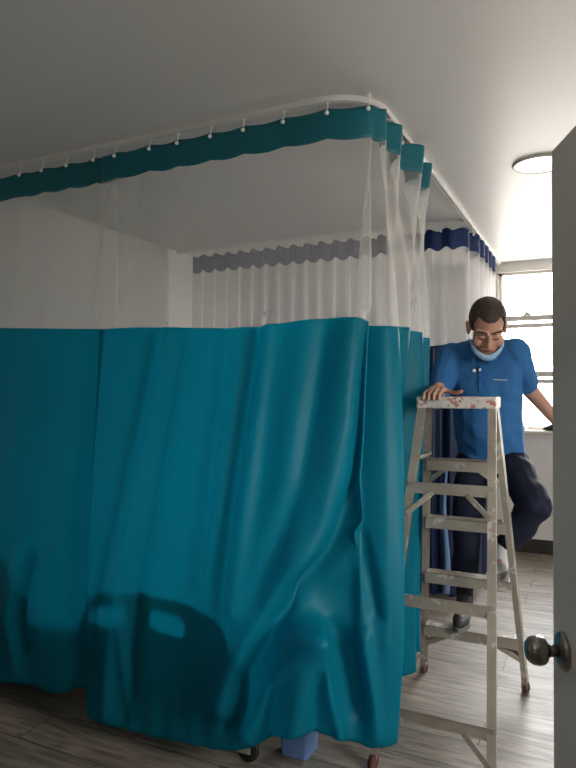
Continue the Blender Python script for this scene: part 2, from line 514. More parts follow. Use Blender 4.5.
# --- teal curtain that turns the corner
main_cols = [
((-2.164,2.42),(-2.078,2.31),(-1.979,2.12),(-1.979,2.12),0.09),
((-1.963,2.42),(-1.885,2.31),(-1.783,2.13),(-1.783,2.13),0.08),
((-1.761,2.42),(-1.692,2.31),(-1.582,2.14),(-1.582,2.14),0.083),
((-1.571,2.42),(-1.505,2.31),(-1.397,2.13),(-1.397,2.13),0.100),
((-1.391,2.42),(-1.328,2.31),(-1.233,2.13),(-1.233,2.13),0.124),
((-1.244,2.42),(-1.197,2.31),(-1.114,2.15),(-1.140,2.15),0.170),
((-1.104,2.42),(-1.071,2.31),(-1.007,2.17),(-1.023,2.17),0.235),
((-0.970,2.42),(-0.943,2.33),(-0.931,2.25),(-0.906,2.24),0.212),
((-0.876,2.435),(-0.844,2.40),(-0.850,2.31),(-0.805,2.28),0.180),
((-.815,2.462),(-.81,2.46),(-.80,2.305),(-.755,2.29),.17),
((-.800,2.485),(-.885,2.49),(-.765,2.318),(-.72,2.312),.165),
((-.765,2.53),(-.765,2.505),(-.70,2.345),(-.69,2.35),.165),
((-.83,2.61),(-.735,2.60),(-.66,2.40),(-.69,2.39),.17),
((-.745,2.70),(-.80,2.68),(-.80,2.43),(-.80,2.405),.16),
((-.85,2.83),(-.75,2.84),(-.92,2.56),(-.93,2.52),.16),
((-.72,2.99),(-.81,2.95),(-.90,2.82),(-.91,2.80),.16),
((-.85,3.09),(-.745,3.04),(-.77,3.02),(-.77,3.01),.165),
((-.735,3.22),(-.81,3.12),(-.87,3.11),(-.87,3.10),.18),
((-.85,3.29),(-.742,3.195),(-.79,3.18),(-.79,3.17),.20),
((-.79,3.38),(-.84,3.23),(-.88,3.24),(-.88,3.23),.20),
]
V2 = lambda a, b: Vector((a, b))
ridges = [   # polyline in the (x,z) plane of the front, half-width, height
 ([(-.800,1.80),(-.812,1.50),(-.826,1.165),(-.902,.895),(-1.069,.644),(-1.193,.427),(-1.261,.193)], .035, -.040),
 ([(-.860,1.80),(-.882,1.40),(-.951,.966),(-1.113,.676),(-1.293,.287)], .060, .034),
 ([(-.976,.612),(-1.027,.186)], .030, .028),
 ([(-.976,.612),(-.87,.215)], .026, .026),
 ([(-.976,.612),(-1.193,.188)], .030, .024),
 ([(-.95,.45),(-.95,.19)], .018, -.016),
 ([(-1.08,.40),(-1.11,.19)], .020, -.016),
 ([(-.736,.95),(-.661,.704),(-.687,.555)], .028, .024),
 ([(-.79,.95),(-.735,.658)], .030, -.035),
 ([(-.783,.575),(-.736,.216)], .025, .020),
 ([(-.90,.60),(-.84,.48),(-.80,.30)], .035, -.028),
 ([(-1.69,1.74),(-1.881,.124)], .032, .018),
 ([(-1.76,1.74),(-1.955,.3)], .032, -.014),
 ([(-1.60,1.74),(-1.77,.124)], .030, -.014),
 ([(-1.180,1.78),(-1.223,1.139),(-1.25,.655)], .034, .026),
 ([(-1.40,1.76),(-1.44,.75)], .05, -.018),
 ([(-1.33,1.76),(-1.37,.75)], .03, .008),
 ([(-1.03,1.80),(-1.09,1.139),(-1.22,.60)], .05, .012),
 ([(-1.25,1.78),(-1.295,1.139),(-1.32,.655)], .026, -.022),
 ([(-1.485,1.76),(-1.51,1.0)], .022, -.008),
 ([(-.943,1.80),(-1.015,1.152),(-1.15,.70)], .035, -.012),
 ([(-1.80,.55),(-1.76,.1)], .020, .010),
]
RD = [([V2(*p) for p in pl], s, a) for pl, s, a in ridges]
def main_wave(u, z, x):
    k = 1-sst((u-8.2-1.6*sst((1.35-z)/.8))/1.4)
    f = .0022*math.sin(x*23+1) + .006*noise.noise((x*2.6, z*.7, 3.3))
    f *= k
    if z < 1.95 and k > 0:
        p = V2(x, z); g = 0
        for pl, s, a in RD:
            dd = min(segdist(p, pl[i], pl[i+1]) for i in range(len(pl)-1)) if len(pl) > 1 else (p-pl[0]).length
            if dd < 3*s: g += 1.45*a*math.exp(-(dd/s)**2)
        g += .055*sst((.665-z)/.07)*math.exp(-((x+.985)/.10)**2)*(1-.5*sst((.5-z)/.4)) - .030*math.exp(-((x+.96)/.10)**2-((z-.74)/.07)**2)
        f += g*k*sst((1.95-z)/.25)
        f += .0035*math.sin(x*64+2*noise.noise((x*3, z, 0)))*sst((.45-z)/.4)*k
    if u > 12:
        f += .006*noise.noise((u*1.3, z*1.5, 9))
    return f
hook_x = [-2.718,-2.561,-2.391,-2.215,-2.083,-1.875,-1.717,-1.539,-1.371,-1.178,-.979,-.813]
def scal_front(u, p):
    # band droops a little between hooks
    x = p.x; xs = hook_x
    if x > -.80 or x < -2.72: return .004+.004*math.sin(u*5)
    for a, b in zip(xs, xs[1:]):
        if a <= x <= b:
            return .010*math.sin(math.pi*(x-a)/(b-a))+.004*noise.noise((x*4, 0, 0))
    return 0.0
C1 = Curtain(main_cols, [2.63, 1.77, .66, .12], main_wave, 14)
root = empty('privacy_curtain', (-1.3, 2.3, 0), 'teal satin privacy curtain with white mesh top wrapping the corner beside the stepladder', 'curtain')
C1.build(root, scal_front, 2.522, 1.772, (M['teal_header'], M['net'], M['teal']), 120)

# --- teal curtain further left, its edge tucked behind the first
left_cols = []
for x, hz in ((-3.16, .10), (-2.98, .11), (-2.80, .12), (-2.62, .13), (-2.44, .145), (-2.26, .15), (-2.15, .19), (-2.06, .185)):
    q = sst((x+2.30)/.25)
    left_cols.append(((x, 2.44), (x+.03, 2.345), (x+.10, 2.145+.016*q), (x+.10, 2.142+.016*q), hz))
sw = [([V2(-2.33,.72),(V2(-2.40,.42)),V2(-2.36,.30)], .035, -.022), ([V2(-2.40,.80),V2(-2.48,.45),V2(-2.42,.2)], .030, .014), ([V2(-2.22,.75),V2(-2.27,.35)], .03, .012)]
def left_wave(u, z, x):
    f = (.003+.005*sst((1.9-z)/.5))*math.sin(x*17+.6) + .007*noise.noise((x*2.4, z*.6, 7.7))
    if z < 1:
        p = V2(x, z)
        for pl, s, a in sw:
            dd = min(segdist(p, pl[i], pl[i+1]) for i in range(len(pl)-1))
            f += a*math.exp(-(dd/s)**2)
    return f*(1-.75*sst((x+2.15)/.2))
C2 = Curtain(left_cols, [2.63, 1.77, .66, .12], left_wave, 14)
root = empty('privacy_curtain', (-2.5, 2.3, 0), 'teal satin privacy curtain with mesh top hanging nearest the left wall', 'curtain')
C2.build(root, scal_front, 2.522, lambda x: 1.786+.040*max(0, min(1, (-2.05-x)/.8)), (M['teal_header'], M['net'], M['teal']), 90)

# --- navy curtain round the second cubicle
nav = []
xs = [-3.08+i*.06 for i in range(37)]
for i, x in enumerate(xs):
    s_ = .015 if i % 2 else -.015
    nav.append(((x, 4.57+s_), (x, 4.56+s_*1.5), (x, 4.55+s_*1.9), (x, 4.55+s_*2), .06))
nav += [((-.87,4.585),(-.87,4.57),(-.87,4.56),(-.87,4.56),.06), ((-.80,4.66),(-.79,4.66),(-.78,4.66),(-.78,4.66),.06)]
y = 4.76; i = 0
while y < 5.85:
    s_ = .04 if i % 2 else -.045
    nav.append(((RX+s_, y), (RX+s_, y), (RX+s_*1.1, y), (RX+s_*1.1, y), .06)); y += .105; i += 1
def nav_wave(u, z, x): return .008*noise.noise((u*.8, z*.9, 1))
C3 = Curtain(nav, [2.63, 1.77, .66, .12], nav_wave, 8)
root = empty('privacy_curtain', (-1.5, 4.6, 0), 'navy blue privacy curtain with white mesh top around the cubicle behind the man', 'curtain')
C3.build(root, lambda u, p: .010+.012*math.sin(u*math.pi), 2.515, 1.81, (M['navy_header'], M['net_far'], M['navy']), 50)

bm = bmesh.new()  # pale strip imitating window light caught on a fold of the navy curtain
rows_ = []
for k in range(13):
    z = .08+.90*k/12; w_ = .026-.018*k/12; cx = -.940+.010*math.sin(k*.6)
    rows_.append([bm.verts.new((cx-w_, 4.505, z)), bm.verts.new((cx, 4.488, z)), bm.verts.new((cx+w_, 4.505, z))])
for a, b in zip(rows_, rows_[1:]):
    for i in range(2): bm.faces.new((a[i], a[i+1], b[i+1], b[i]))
st_ = obj('light_strip', bm, M['fold_light'], root, True); st_['label'] = 'pale blue strip imitating light along a curtain fold'
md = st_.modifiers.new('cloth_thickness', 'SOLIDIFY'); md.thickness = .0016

# --- hooks
ORD = ['first', 'second', 'third', 'fourth', 'fifth', 'sixth', 'seventh', 'eighth', 'ninth', 'tenth', 'eleventh', 'twelfth', 'thirteenth', 'fourteenth', 'fifteenth', 'sixteenth', 'seventeenth']
def hook_parts():
    b1 = bmesh.new(); box(b1, -.008, .008, -.004, .004, -.026, -.006, .001); tube(b1, [(0, 0, -.02), (0, -.003, -.05), (0, -.010, -.066)], .0026, 8)
    b2 = bmesh.new(); sphere(b2, (0, -.013, -.072), .0095, 2)
    me = [bpy.data.meshes.new('stem'), bpy.data.meshes.new('ball')]
    for b, mm in zip((b1, b2), me):
        b.to_mesh(mm); b.free(); mm.materials.append(M['plastic'])
        for p_ in mm.polygons: p_.use_smooth = True
    return me
HM = hook_parts()
def hook(x, y, rz, label, group):
    e = bpy.data.objects.new('curtain_hook', None); COL.objects.link(e)
    e.empty_display_size = .02
    e.location = (x, y, HC); e.rotation_euler = (0, 0, rz); tag(e, label, 'curtain hook', group)
    for n_, mm in zip(('stem', 'ball'), HM):
        c = bpy.data.objects.new(n_, mm); COL.objects.link(c); c.parent = e
fr = sorted([x for x in hook_x if x > -2.1], reverse=True)
for i, x in enumerate(fr):
    yy = RY+.012 if i == 0 else RY
    hook(x, RY + (.033 if i == 0 else 0), 0, 'white hook of corner teal curtain, %s on front rail from the bend' % ORD[i], 'hooks of the corner teal curtain')
lf = sorted([x for x in hook_x if x < -2.1] + [-2.90, -3.07], reverse=True)
for i, x in enumerate(lf):
    hook(x, RY, 0, 'white hook of left teal curtain, %s leftwards from the overlap' % ORD[i], 'hooks of the left teal curtain')
for i, y in enumerate((2.70, 2.85, 2.99, 3.10, 3.22, 3.38)):
    hook(RX, y, R(90), 'white hook above bunched teal folds on side rail, %s past the rail bend' % ORD[i], 'hooks of the side folds')
for i in range(17):
    hook(-.98-i*.12, 4.57, 0, 'small white hook on the crossing rail, %s from its right end' % ORD[i], 'hooks of the navy curtain front')
for i in range(6):
    hook(RX, 4.76+i*.21, R(90), 'small white hook above navy curtain side, %s after the crossing rail' % ORD[i], 'hooks of the navy curtain side')

# ------------------------------------------------------------------ hospital bed behind the curtain
bed = empty('hospital_bed', (-2.05, 2.68, 0), 'hospital bed behind teal curtain, its side rails and castor showing', 'bed')
BX0, BX1, BY0, BY1 = -3.12, -1.20, 2.26, 3.12
obj('mattress', box(bmesh.new(), BX0+.06, BX1-.05, BY0+.03, BY1-.02, .40, .50, .03), M['mattress'], bed, True)
bm = bmesh.new()
box(bm, BX0, BX1, BY0, BY0+.05, .33, .39, .006); box(bm, BX0, BX1, BY1-.05, BY1, .33, .39, .006)
for x in (BX0+.15, -2.4, -1.75, BX1-.2): box(bm, x, x+.05, BY0+.04, BY1-.04, .34, .385)
box(bm, BX0+.03, BX1-.03, BY0+.02, BY1-.02, .386, .402)
obj('bed_frame', bm, M['bed_metal'], bed)
def panel(out, holes, y0, th, name, material, parent):
    bm = bmesh.new(); edges = []
    for loop in [out]+holes:
        vs = [bm.verts.new((x, y0, z)) for x, z in loop]
        for i in range(len(vs)): edges.append(bm.edges.new((vs[i], vs[(i+1) % len(vs)])))
    bmesh.ops.triangle_fill(bm, use_beauty=True, edges=edges)
    r = bmesh.ops.extrude_face_region(bm, geom=bm.faces[:])
    for g in r['geom']:
        if isinstance(g, bmesh.types.BMVert): g.co.y += th
    return obj(name, bm, material, parent)
def rounded(pts, r, n=7):
    out = []
    m_ = len(pts)
    for i in range(m_):
        p = Vector(pts[i]); a = Vector(pts[i-1]); b = Vector(pts[(i+1) % m_])
        rr = min(r, (a-p).length*.49, (b-p).length*.49)
        q0 = p+(a-p).normalized()*rr; q1 = p+(b-p).normalized()*rr
        for k in range(n+1):
            t = k/n; out.append(tuple(q0*(1-t)**2+p*2*t*(1-t)+q1*t*t))
    return out
panel(rounded([(-2.02, .20), (-1.25, .20), (-1.25, .60), (-1.40, .655), (-1.72, .665), (-1.93, .64), (-2.02, .50)], .10),
      [rounded([(-1.93, .50), (-1.73, .545), (-1.73, .635), (-1.86, .605), (-1.93, .57)], .045), rounded([(-1.63, .535), (-1.45, .52), (-1.45, .605), (-1.63, .625)], .04)], 2.180, .030, 'side_rail', M['bed_plastic'], bed)
panel(rounded([(-3.06, .24), (-2.36, .24), (-2.34, .48), (-2.45, .70), (-2.62, .78), (-2.95, .82), (-3.06, .70)], .10),
      [rounded([(-2.95, .66), (-2.75, .66), (-2.75, .76), (-2.95, .77)], .04), rounded([(-2.66, .60), (-2.50, .56), (-2.52, .64), (-2.66, .72)], .04)], 2.180, .030, 'side_rail', M['bed_plastic'], bed)
for x in (-1.9, -1.4, -2.9, -2.5):
    bm = bmesh.new(); beam(bm, (x, 2.235, .25), (x, 2.235, .41), .03, .02, (0, 1, 0)); box(bm, x-.015, x+.015, 2.22, 2.27, .37, .41)
    obj('rail_bracket', bm, M['bed_metal'], bed)
def endboard(name, x, top):
    bm = bmesh.new()
    lp = rounded([(BY0-.03, .28), (BY1+.02, .28), (BY1+.02, top-.06), (BY1-.12, top), (BY0+.10, top), (BY0-.03, top-.06)], .08)
    vs = [bm.verts.new((x, y, z)) for y, z in lp]; f = bm.faces.new(vs)
    r = bmesh.ops.extrude_face_region(bm, geom=[f])
    for g in r['geom']:
        if isinstance(g, bmesh.types.BMVert): g.co.x += .04
    return obj(name, bm, M['bed_plastic'], bed)
endboard('footboard', BX1-.02, .60); endboard('headboard', BX0-.02, .95)
for x, y in ((-1.28, 2.275), (-1.28, 3.06), (-2.92, 2.30), (-2.92, 3.06)):
    bm = bmesh.new()
    box(bm, x-.02, x+.02, y-.02, y+.02, .10, .37); box(bm, x-.03, x+.03, y-.022, y-.016, .04, .115); box(bm, x-.03, x+.03, y+.016, y+.022, .04, .115); box(bm, x-.03, x+.03, y-.022, y+.022, .105, .118)
    lg = obj('leg', bm, M['bed_metal'], bed)
    bm = bmesh.new(); lathe(bm, [(-.014, 0), (-.014, .028), (-.012, .045), (-.006, .05), (.006, .05), (.012, .045), (.014, .028), (.014, 0)], (x+.01, y, .05), (0, 1, 0), 28)
    obj('wheel', bm, M['black_rubber'], lg, True)

# ------------------------------------------------------------------ periwinkle bin under the hem
bx, by = -1.115, 2.44
bin_ = empty('waste_bin', (bx, by, 0), 'light periwinkle blue plastic bin peeking under teal curtain hem', 'bin')
bm = bmesh.new()
def ringrect(w_, d_, z, off=0): return [bm.verts.new((bx+a*w_, by+b*d_, z)) for a, b in rounded([(-1, -1), (1, -1), (1, 1), (-1, 1)], .25, 4)]
rs = [ringrect(.058, .062, .0), ringrect(.075, .08, .26), ringrect(.071, .076, .26), ringrect(.054, .058, .008)]
for a, b in zip(rs, rs[1:]):
    for i in range(len(a)): bm.faces.new((a[i], a[(i+1) % len(a)], b[(i+1) % len(a)], b[i]))
bm.faces.new(rs[0]); bm.faces.new(rs[-1])
obj('bin_body', bm, M['bin'], bin_)
bm = bmesh.new()
rs = [ringrect(.080, .085, .25), ringrect(.080, .085, .262), ringrect(.071, .076, .262), ringrect(.0735, .078, .25)]
for a, b in zip(rs, rs[1:]+rs[:1]):
    for i in range(len(a)): bm.faces.new((a[i], a[(i+1) % len(a)], b[(i+1) % len(a)], b[i]))
obj('rim', bm, M['bin'], bin_)

# ------------------------------------------------------------------ stepladder
LX, LY, CAPZ = -.555, 2.95, 1.47
lad = empty('stepladder', (LX, 2.92, 0), 'worn paint-splashed metal stepladder standing open beside the teal curtain', 'ladder')
TOP = 1.425
fA, fB = Vector((-.825, 3.395, .025)), Vector((-.315, 3.395, .025))     # step side, away from the viewer
fD, fC = Vector((-.800, 2.450, .025)), Vector((-.345, 2.440, .025))     # rear frame, towards the viewer
tA, tB = Vector((-.708, 3.005, TOP)), Vector((-.405, 3.005, TOP))
tD, tC = Vector((-.710, 2.895, TOP)), Vector((-.402, 2.895, TOP))
def on(a, b, z): return a + (b-a)*((z-a.z)/(b.z-a.z))
for p0, p1, fl in ((fA, tA, 1), (fB, tB, -1)):
    obj('side_rail', channel(bmesh.new(), p0, p1, .026, .062, .004, (0, 1, .3), -fl), M['ladder'], lad)
for p0, p1, fl in ((fD, tD, 1), (fC, tC, -1)):
    obj('rear_leg', channel(bmesh.new(), p0, p1, .034, .028, .004, (0, 1, -.3), -fl), M['ladder'], lad)
for z in (.294, .588, .88, 1.172):
    a = on(fA, tA, z); b = on(fB, tB, z); bm = bmesh.new()
    x0, x1 = a.x+.006, b.x-.006
    box(bm, x0, x1, a.y-.042, a.y+.042, z-.004, z, .001)
    box(bm, x0, x1, a.y-.042, a.y-.038, z-.052, z, .001); box(bm, x0, x1, a.y+.038, a.y+.042, z-.052, z, .001)
    for k in range(6): box(bm, x0+.02, x1-.02, a.y-.032+k*.0125, a.y-.029+k*.0125, z, z+.0012)
    st = obj('step', bm, M['ladder'], lad)
# knee braces under the lowest and the top step
for z in (.294, 1.172):
    a = on(fA, tA, z); b = on(fB, tB, z); a2 = on(fA, tA, z-.115); b2 = on(fB, tB, z-.115); q = .12 if z < 1 else .09
    for dy in (-.03, .03):
        for p_, p2, s_ in ((a, a2, 1), (b, b2, -1)):
            if z > 1 and (dy > 0): continue
            obj('brace', beam(bmesh.new(), (p_.x+s_*q, p_.y+dy, z-.045), (p2.x+s_*.008, p2.y+dy, p2.z), .022, .004, (0, 1, 0)), M['ladder'], lad)
for z in (1.075, .625, .215):
    a = on(fD, tD, z); b = on(fC, tC, z)
    obj('crossbar', channel(bmesh.new(), (a.x-.008, a.y-.016, z), (b.x+.008, b.y-.016, z), .006, .048, .002, (0, 0, 1)), M['ladder'], lad)
    if z in (1.075, .215):
        a2 = on(fD, tD, z-.11); b2 = on(fC, tC, z-.11)
        for p_, p2, s_ in ((a, a2, 1), (b, b2, -1)):
            obj('brace', beam(bmesh.new(), (p_.x+s_*.10, p_.y-.018, z-.018), (p2.x, p2.y-.018, p2.z), .022, .004, (0, 1, 0)), M['ladder'], lad)
# folding spreaders between the two frames
for s_, (pa, pb, pc, pd) in ((1, (fA, tA, fD, tD)), (-1, (fB, tB, fC, tC))):
    a = on(pa, pb, 1.20); c = on(pc, pd, 1.20)
    obj('spreader', beam(bmesh.new(), (a.x+s_*.02, a.y, a.z), (c.x+s_*.02, c.y, c.z), .004, .014, (0, 0, 1)), M['ladder'], lad)
bm = bmesh.new(); box(bm, LX-.176, LX+.172, LY-.078, LY+.078, CAPZ-.052, CAPZ, .008)
cap = obj('top_cap', bm, M['cap'], lad); cap['label'] = 'white top cap smeared with red-brown paint'
for f_, t_ in ((fA, tA), (fB, tB), (fC, tC), (fD, tD)):
    q = on(f_, t_, .055); bm = bmesh.new()
    hull(bm, [((f_.x, f_.y, .018), (.022, .036, .018)), ((q.x, q.y, .045), (.019, .033, .012))])
    ft = obj('foot', bm, M['rubber'], lad); ft['label'] = 'red-brown rubber foot'

# ------------------------------------------------------------------ the man on the ladder
man = empty('person', (-.52, 3.5, 0), 'man in blue polo shirt with lowered face mask climbing the stepladder', 'person')
W_ = lambda *a: Vector(a)
neck = W_(-.520, 3.455, 1.740)
shR, shL = W_(-.700, 3.490, 1.685), W_(-.365, 3.450, 1.695)
elR, wrR = W_(-.745, 3.335, 1.440), W_(-.672, 3.075, 1.512)
elL, wrL = W_(-.305, 3.600, 1.495), W_(-.155, 3.560, 1.315)
pel = W_(-.515, 3.665, 1.14)
hipR, hipL = W_(-.605, 3.665, 1.12), W_(-.425, 3.670, 1.12)
knR, anR = W_(-.622, 3.530, .72), W_(-.620, 3.440, .39)
knL, anL = W_(-.268, 3.380, .93), W_(-.425, 3.430, .685)
chest = W_(-.522, 3.500, 1.52); belly = W_(-.520, 3.575, 1.30)
# head frame: bowed, turned a little to his left
yaw, pit = R(16), R(38)
HS = 1.09                                             # head scale
f0 = W_(math.sin(yaw), -math.cos(yaw), 0); LL = W_(math.cos(yaw), math.sin(yaw), 0)
FF = f0*math.cos(pit) - W_(0, 0, 1)*math.sin(pit); UU = W_(0, 0, 1)*math.cos(pit) + f0*math.sin(pit)
HO = W_(-.487, 3.345, 1.828)
HR = Matrix((LL*HS, FF*HS, UU*HS)).transposed()
hd = lambda l, f, u: HO + (LL*l + FF*f + UU*u)*HS
bm = bmesh.new()
sphere(bm, hd(0, -.010, .030), (.077, .098, .088), 3, HR)
sphere(bm, hd(0, .028, -.045), (.066, .066, .082), 3, HR)
sphere(bm, hd(0, .060, -.108), (.034, .028, .026), 2, HR)
sphere(bm, hd(0, .035, -.085), (.056, .055, .045), 3, HR)
capsule(bm, hd(0, .095, -.004), .010, hd(0, .116, -.042), .0155)
for s_ in (-1, 1):
    sphere(bm, hd(.016*s_, .102, -.047), .011)
    capsule(bm, hd(.012*s_, .088, .012), .012, hd(.050*s_, .070, .010), .012)
    sphere(bm, hd(.042*s_, .062, -.046), .032, 2)
    sphere(bm, hd(.031*s_, .078, -.014), (.016, .013, .012), 2, HR)
    sphere(bm, hd(.081*s_, -.012, -.022), (.012, .024, .034), 2, HR)
    sphere(bm, hd(.086*s_, -.018, -.008), (.010, .020, .022), 2, HR)
capsule(bm, hd(-.022, .090, -.076), .009, hd(.022, .090, -.076), .009)
capsule(bm, hd(0, -.025, -.06), .060, neck + W_(0, .02, -.06), .068)
# torso and limbs (inside the clothes)
hull(bm, [(shR+W_(.05, .01, -.03), .065), (shL+W_(-.05, .01, -.03), .065), (chest, (.15, .10, .10))])
hull(bm, [(chest, (.15, .10, .10)), (belly, (.14, .105, .10)), (pel, (.145, .10, .09))])
for a, b, c in ((shR, elR, wrR), (shL, elL, wrL)):
    capsule(bm, a, .055, b, .041); capsule(bm, b, .042, c, .028)
for a, b, c in ((hipR, knR, anR), (hipL, knL, anL)):
    capsule(bm, a, .078, b, .052); capsule(bm, b, .050, c, .036)
for a, f_ in ((anR, W_(-.612, 3.29, .335)), (anL, W_(-.428, 3.28, .628))):
    capsule(bm, a, .030, f_, .022)
# hands: palm, four unequal bent fingers, thumb
def hand(wr, kn, tips_dir, specs, thumb, wid):
    capsule(bm, wr, .026, (wr+kn)*.5, .027)
    ax = wid.normalized()
    hull(bm, [(wr+ax*.014, .017), (wr-ax*.014, .017), (kn+ax*.032, .0115), (kn-ax*.032, .0115)])
    for k, chain in enumerate(specs):
        r0 = (.0098, .0102, .0098, .0088)[k]
        for i in range(len(chain)-1):
            capsule(bm, chain[i], r0-.0008*i, chain[i+1], r0-.0008*(i+1))
    for i in range(len(thumb)-1):
        capsule(bm, thumb[i], (.0135, .0115, .0105)[i], thumb[i+1], (.0115, .0105, .009)[i])
# right hand lies on the cap, fingers over its near edge, thumb along the top towards his left
kn = W_(-.655, 2.948, 1.500)
fx = [-.622, -.646, -.670, -.692]
lens = [(.034, .020, .018), (.036, .023, .020), (.034, .021, .019), (.026, .017, .016)]
sp = []
for x, (l1, l2, l3) in zip(fx, lens):
    b0 = W_(x, 2.952, 1.500 - abs(x+.65)*.10)
    p1 = b0 + W_(-.002, -l1*.95, .004 - .004); p2 = p1 + W_(-.001, -l2*.72, -l2*.62); p3 = p2 + W_(0, -l3*.15, -l3*.97)
    p1.y = max(p1.y, 2.900); p2.y = 2.863 + (.002 if x == fx[1] else .006); p3.y = 2.861; p2.z = 1.480; p3.z = min(p3.z, 1.458)
    sp.append([b0, p1, p2, p3])
hand(wrR, kn, None, sp, [W_(-.640, 3.02, 1.500), W_(-.600, 2.975, 1.490), W_(-.565, 2.945, 1.486), W_(-.540, 2.932, 1.494)], W_(1, 0, 0))
# left hand hangs relaxed past the door edge
fd = (wrL-elL).normalized(); kn = wrL + fd*.085
side = W_(.25, -.9, .15).normalized(); dn = W_(.15, .0, -1).normalized()
sp = []
for k in range(4):
    b0 = kn + side*(.031-.021*k); l = (.036, .041, .038, .030)[k]
    p1 = b0 + (fd+dn*.25).normalized()*l; p2 = p1 + (fd*.7+dn*.7).normalized()*l*.65; p3 = p2 + (fd*.35+dn).normalized()*l*.55
    sp.append([b0, p1, p2, p3])
hand(wrL, kn, None, sp, [wrL+side*.02+fd*.02, wrL+side*.045+fd*.05+dn*.01, wrL+side*.055+fd*.08+dn*.02, wrL+side*.056+fd*.10+dn*.03], side)
body = fuse('body', bm, .0042, 3, M['skin'], man)

# hair: short cap following the skull, hairline stepping down to the sideburns
def hl(f):
    t = [(-.13, -.075), (-.06, -.065), (-.025, -.045), (.0, -.015), (.022, -.018), (.036, .002), (.046, .045), (.060, .066), (.075, .064), (.10, .070), (.14, .08)]
    for (a, b), (c, d_) in zip(t, t[1:]):
        if a <= f <= c: return b+(d_-b)*(f-a)/(c-a)
    return -.08
bm = bmesh.new()
sphere(bm, hd(0, -.012, .034), (.084, .104, .093), 5, HR); sphere(bm, hd(0, -.035, -.005), (.078, .080, .075), 5, HR)
inv = HR.inverted()
def hcut(co):
    q = inv @ (co-HO); return q.z < hl(q.y) + (.022*(min(abs(q.x), .06)/.05)**2-.006 if q.y > .052 else 0) + .004*noise.noise((q.x*60, q.y*60, q.z*60))
h = fuse('hair', bm, .004, 2, M['hair'], man, wrinkle=lambda c: .003*noise.noise(c*140), cut=hcut)
md = h.modifiers.new('depth', 'SOLIDIFY'); md.thickness = .012; md.offset = -1
for s_ in (-1, 1):
    bm = bmesh.new(); tube(bm, [hd(.012*s_, .099, .014), hd(.030*s_, .094, .020), hd(.052*s_, .078, .014)], .0045, 8)
    obj('eyebrow', bm, M['brow'], man, True)
    bm = bmesh.new(); tube(bm, [hd(.018*s_, .089, -.019), hd(.031*s_, .0905, -.023), hd(.045*s_, .083, -.019)], .0022, 8)
    obj('eyelashes', bm, M['brow'], man, True)
bm = bmesh.new(); tube(bm, [hd(-.024, .091, -.077), hd(-.012, .0985, -.076), hd(0, .1005, -.077), hd(.012, .0985, -.076), hd(.024, .091, -.077)], .0045, 8)
obj('lips', bm, M['lip'], man, True)

# mask pulled down under the chin
bm = bmesh.new(); rows = []
for k in range(25):
    a = -1+2*k/24; ph = a*R(66)
    l = .078*math.sin(ph); f = .018+.083*math.cos(ph); u = -.122+.046*abs(a)**1.5
    rows.append([bm.verts.new(hd(l*1.0, f-.006, u+.020)), bm.verts.new(hd(l*1.02, f+.003, u+.004)), bm.verts.new(hd(l*1.0, f-.004, u-.012)), bm.verts.new(hd(l*.9, f-.030, u-.026))])
for a, b in zip(rows, rows[1:]):
    for i in range(3): bm.faces.new((a[i], a[i+1], b[i+1], b[i]))
mk = obj('face_mask', bm, M['mask'], man, True); md = mk.modifiers.new('ply', 'SOLIDIFY'); md.thickness = .003; md.offset = 1
for s_ in (-1, 1):
    bm = bmesh.new(); tube(bm, [hd(.070*s_, .048, -.075), hd(.080*s_, .020, -.055), hd(.088*s_, -.020, -.040), hd(.092*s_, -.035, -.02), hd(.088*s_, -.03, .005)], .0015, 6)
    lp = obj('ear_loop', bm, M['plastic'], man, True)

# polo shirt
bm = bmesh.new()
hull(bm, [(shR+W_(.03, .01, -.02), .082), (shL+W_(-.03, .01, -.02), .082), (chest+W_(0, 0, .0), (.185, .118, .12))])
hull(bm, [(chest, (.188, .120, .12)), (belly, (.178, .130, .11)), (pel+W_(0, 0, .02), (.182, .125, .06))])
hull(bm, [(pel+W_(0, 0, .03), (.184, .127, .05)), (pel+W_(.0, .01, -.07), (.186, .128, .03))])
hull(bm, [(neck+W_(0, .02, -.03), .080), (shR+W_(.03, .01, -.0), .066), (shL+W_(-.03, .01, -.0), .066)])
capsule(bm, shR, .078, shR+(elR-shR)*.82, .064); capsule(bm, shL, .074, shL+(elL-shL)*.78, .060)
def wr_shirt(c):
    return .007*noise.noise((c.x*9, c.y*9, c.z*5)) + .006*noise.noise((c.x*14+c.z*10, c.y*12, c.z*16-c.x*8+4))
shirt = fuse('polo_shirt', bm, .006, 8, M['polo'], man, wrinkle=wr_shirt)
# collar, placket, buttons, chest stitching
bm = bmesh.new(); rows = []
nb = neck + W_(0, .02, -.005)
for k in range(33):
    a = R(-160+320*k/32)              # 0 = towards the back
    dx, dy = math.sin(a), math.cos(a)
    op = max(0, -dy)
    p_in = nb + W_(dx*.073, dy*.075, .035-.065*op); p_md = nb + W_(dx*.088, dy*.092, .030-.070*op); p_out = nb + W_(dx*.112, dy*.118, -.018-.085*op)
    rows.append([bm.verts.new(p_in), bm.verts.new(p_md), bm.verts.new(p_out)])
for a, b in zip(rows, rows[1:]):
    for i in range(2): bm.faces.new((a[i], a[i+1], b[i+1], b[i]))
co = obj('collar', bm, M['polo_collar'], man, True); md = co.modifiers.new('ply', 'SOLIDIFY'); md.thickness = .004; md.offset = 0

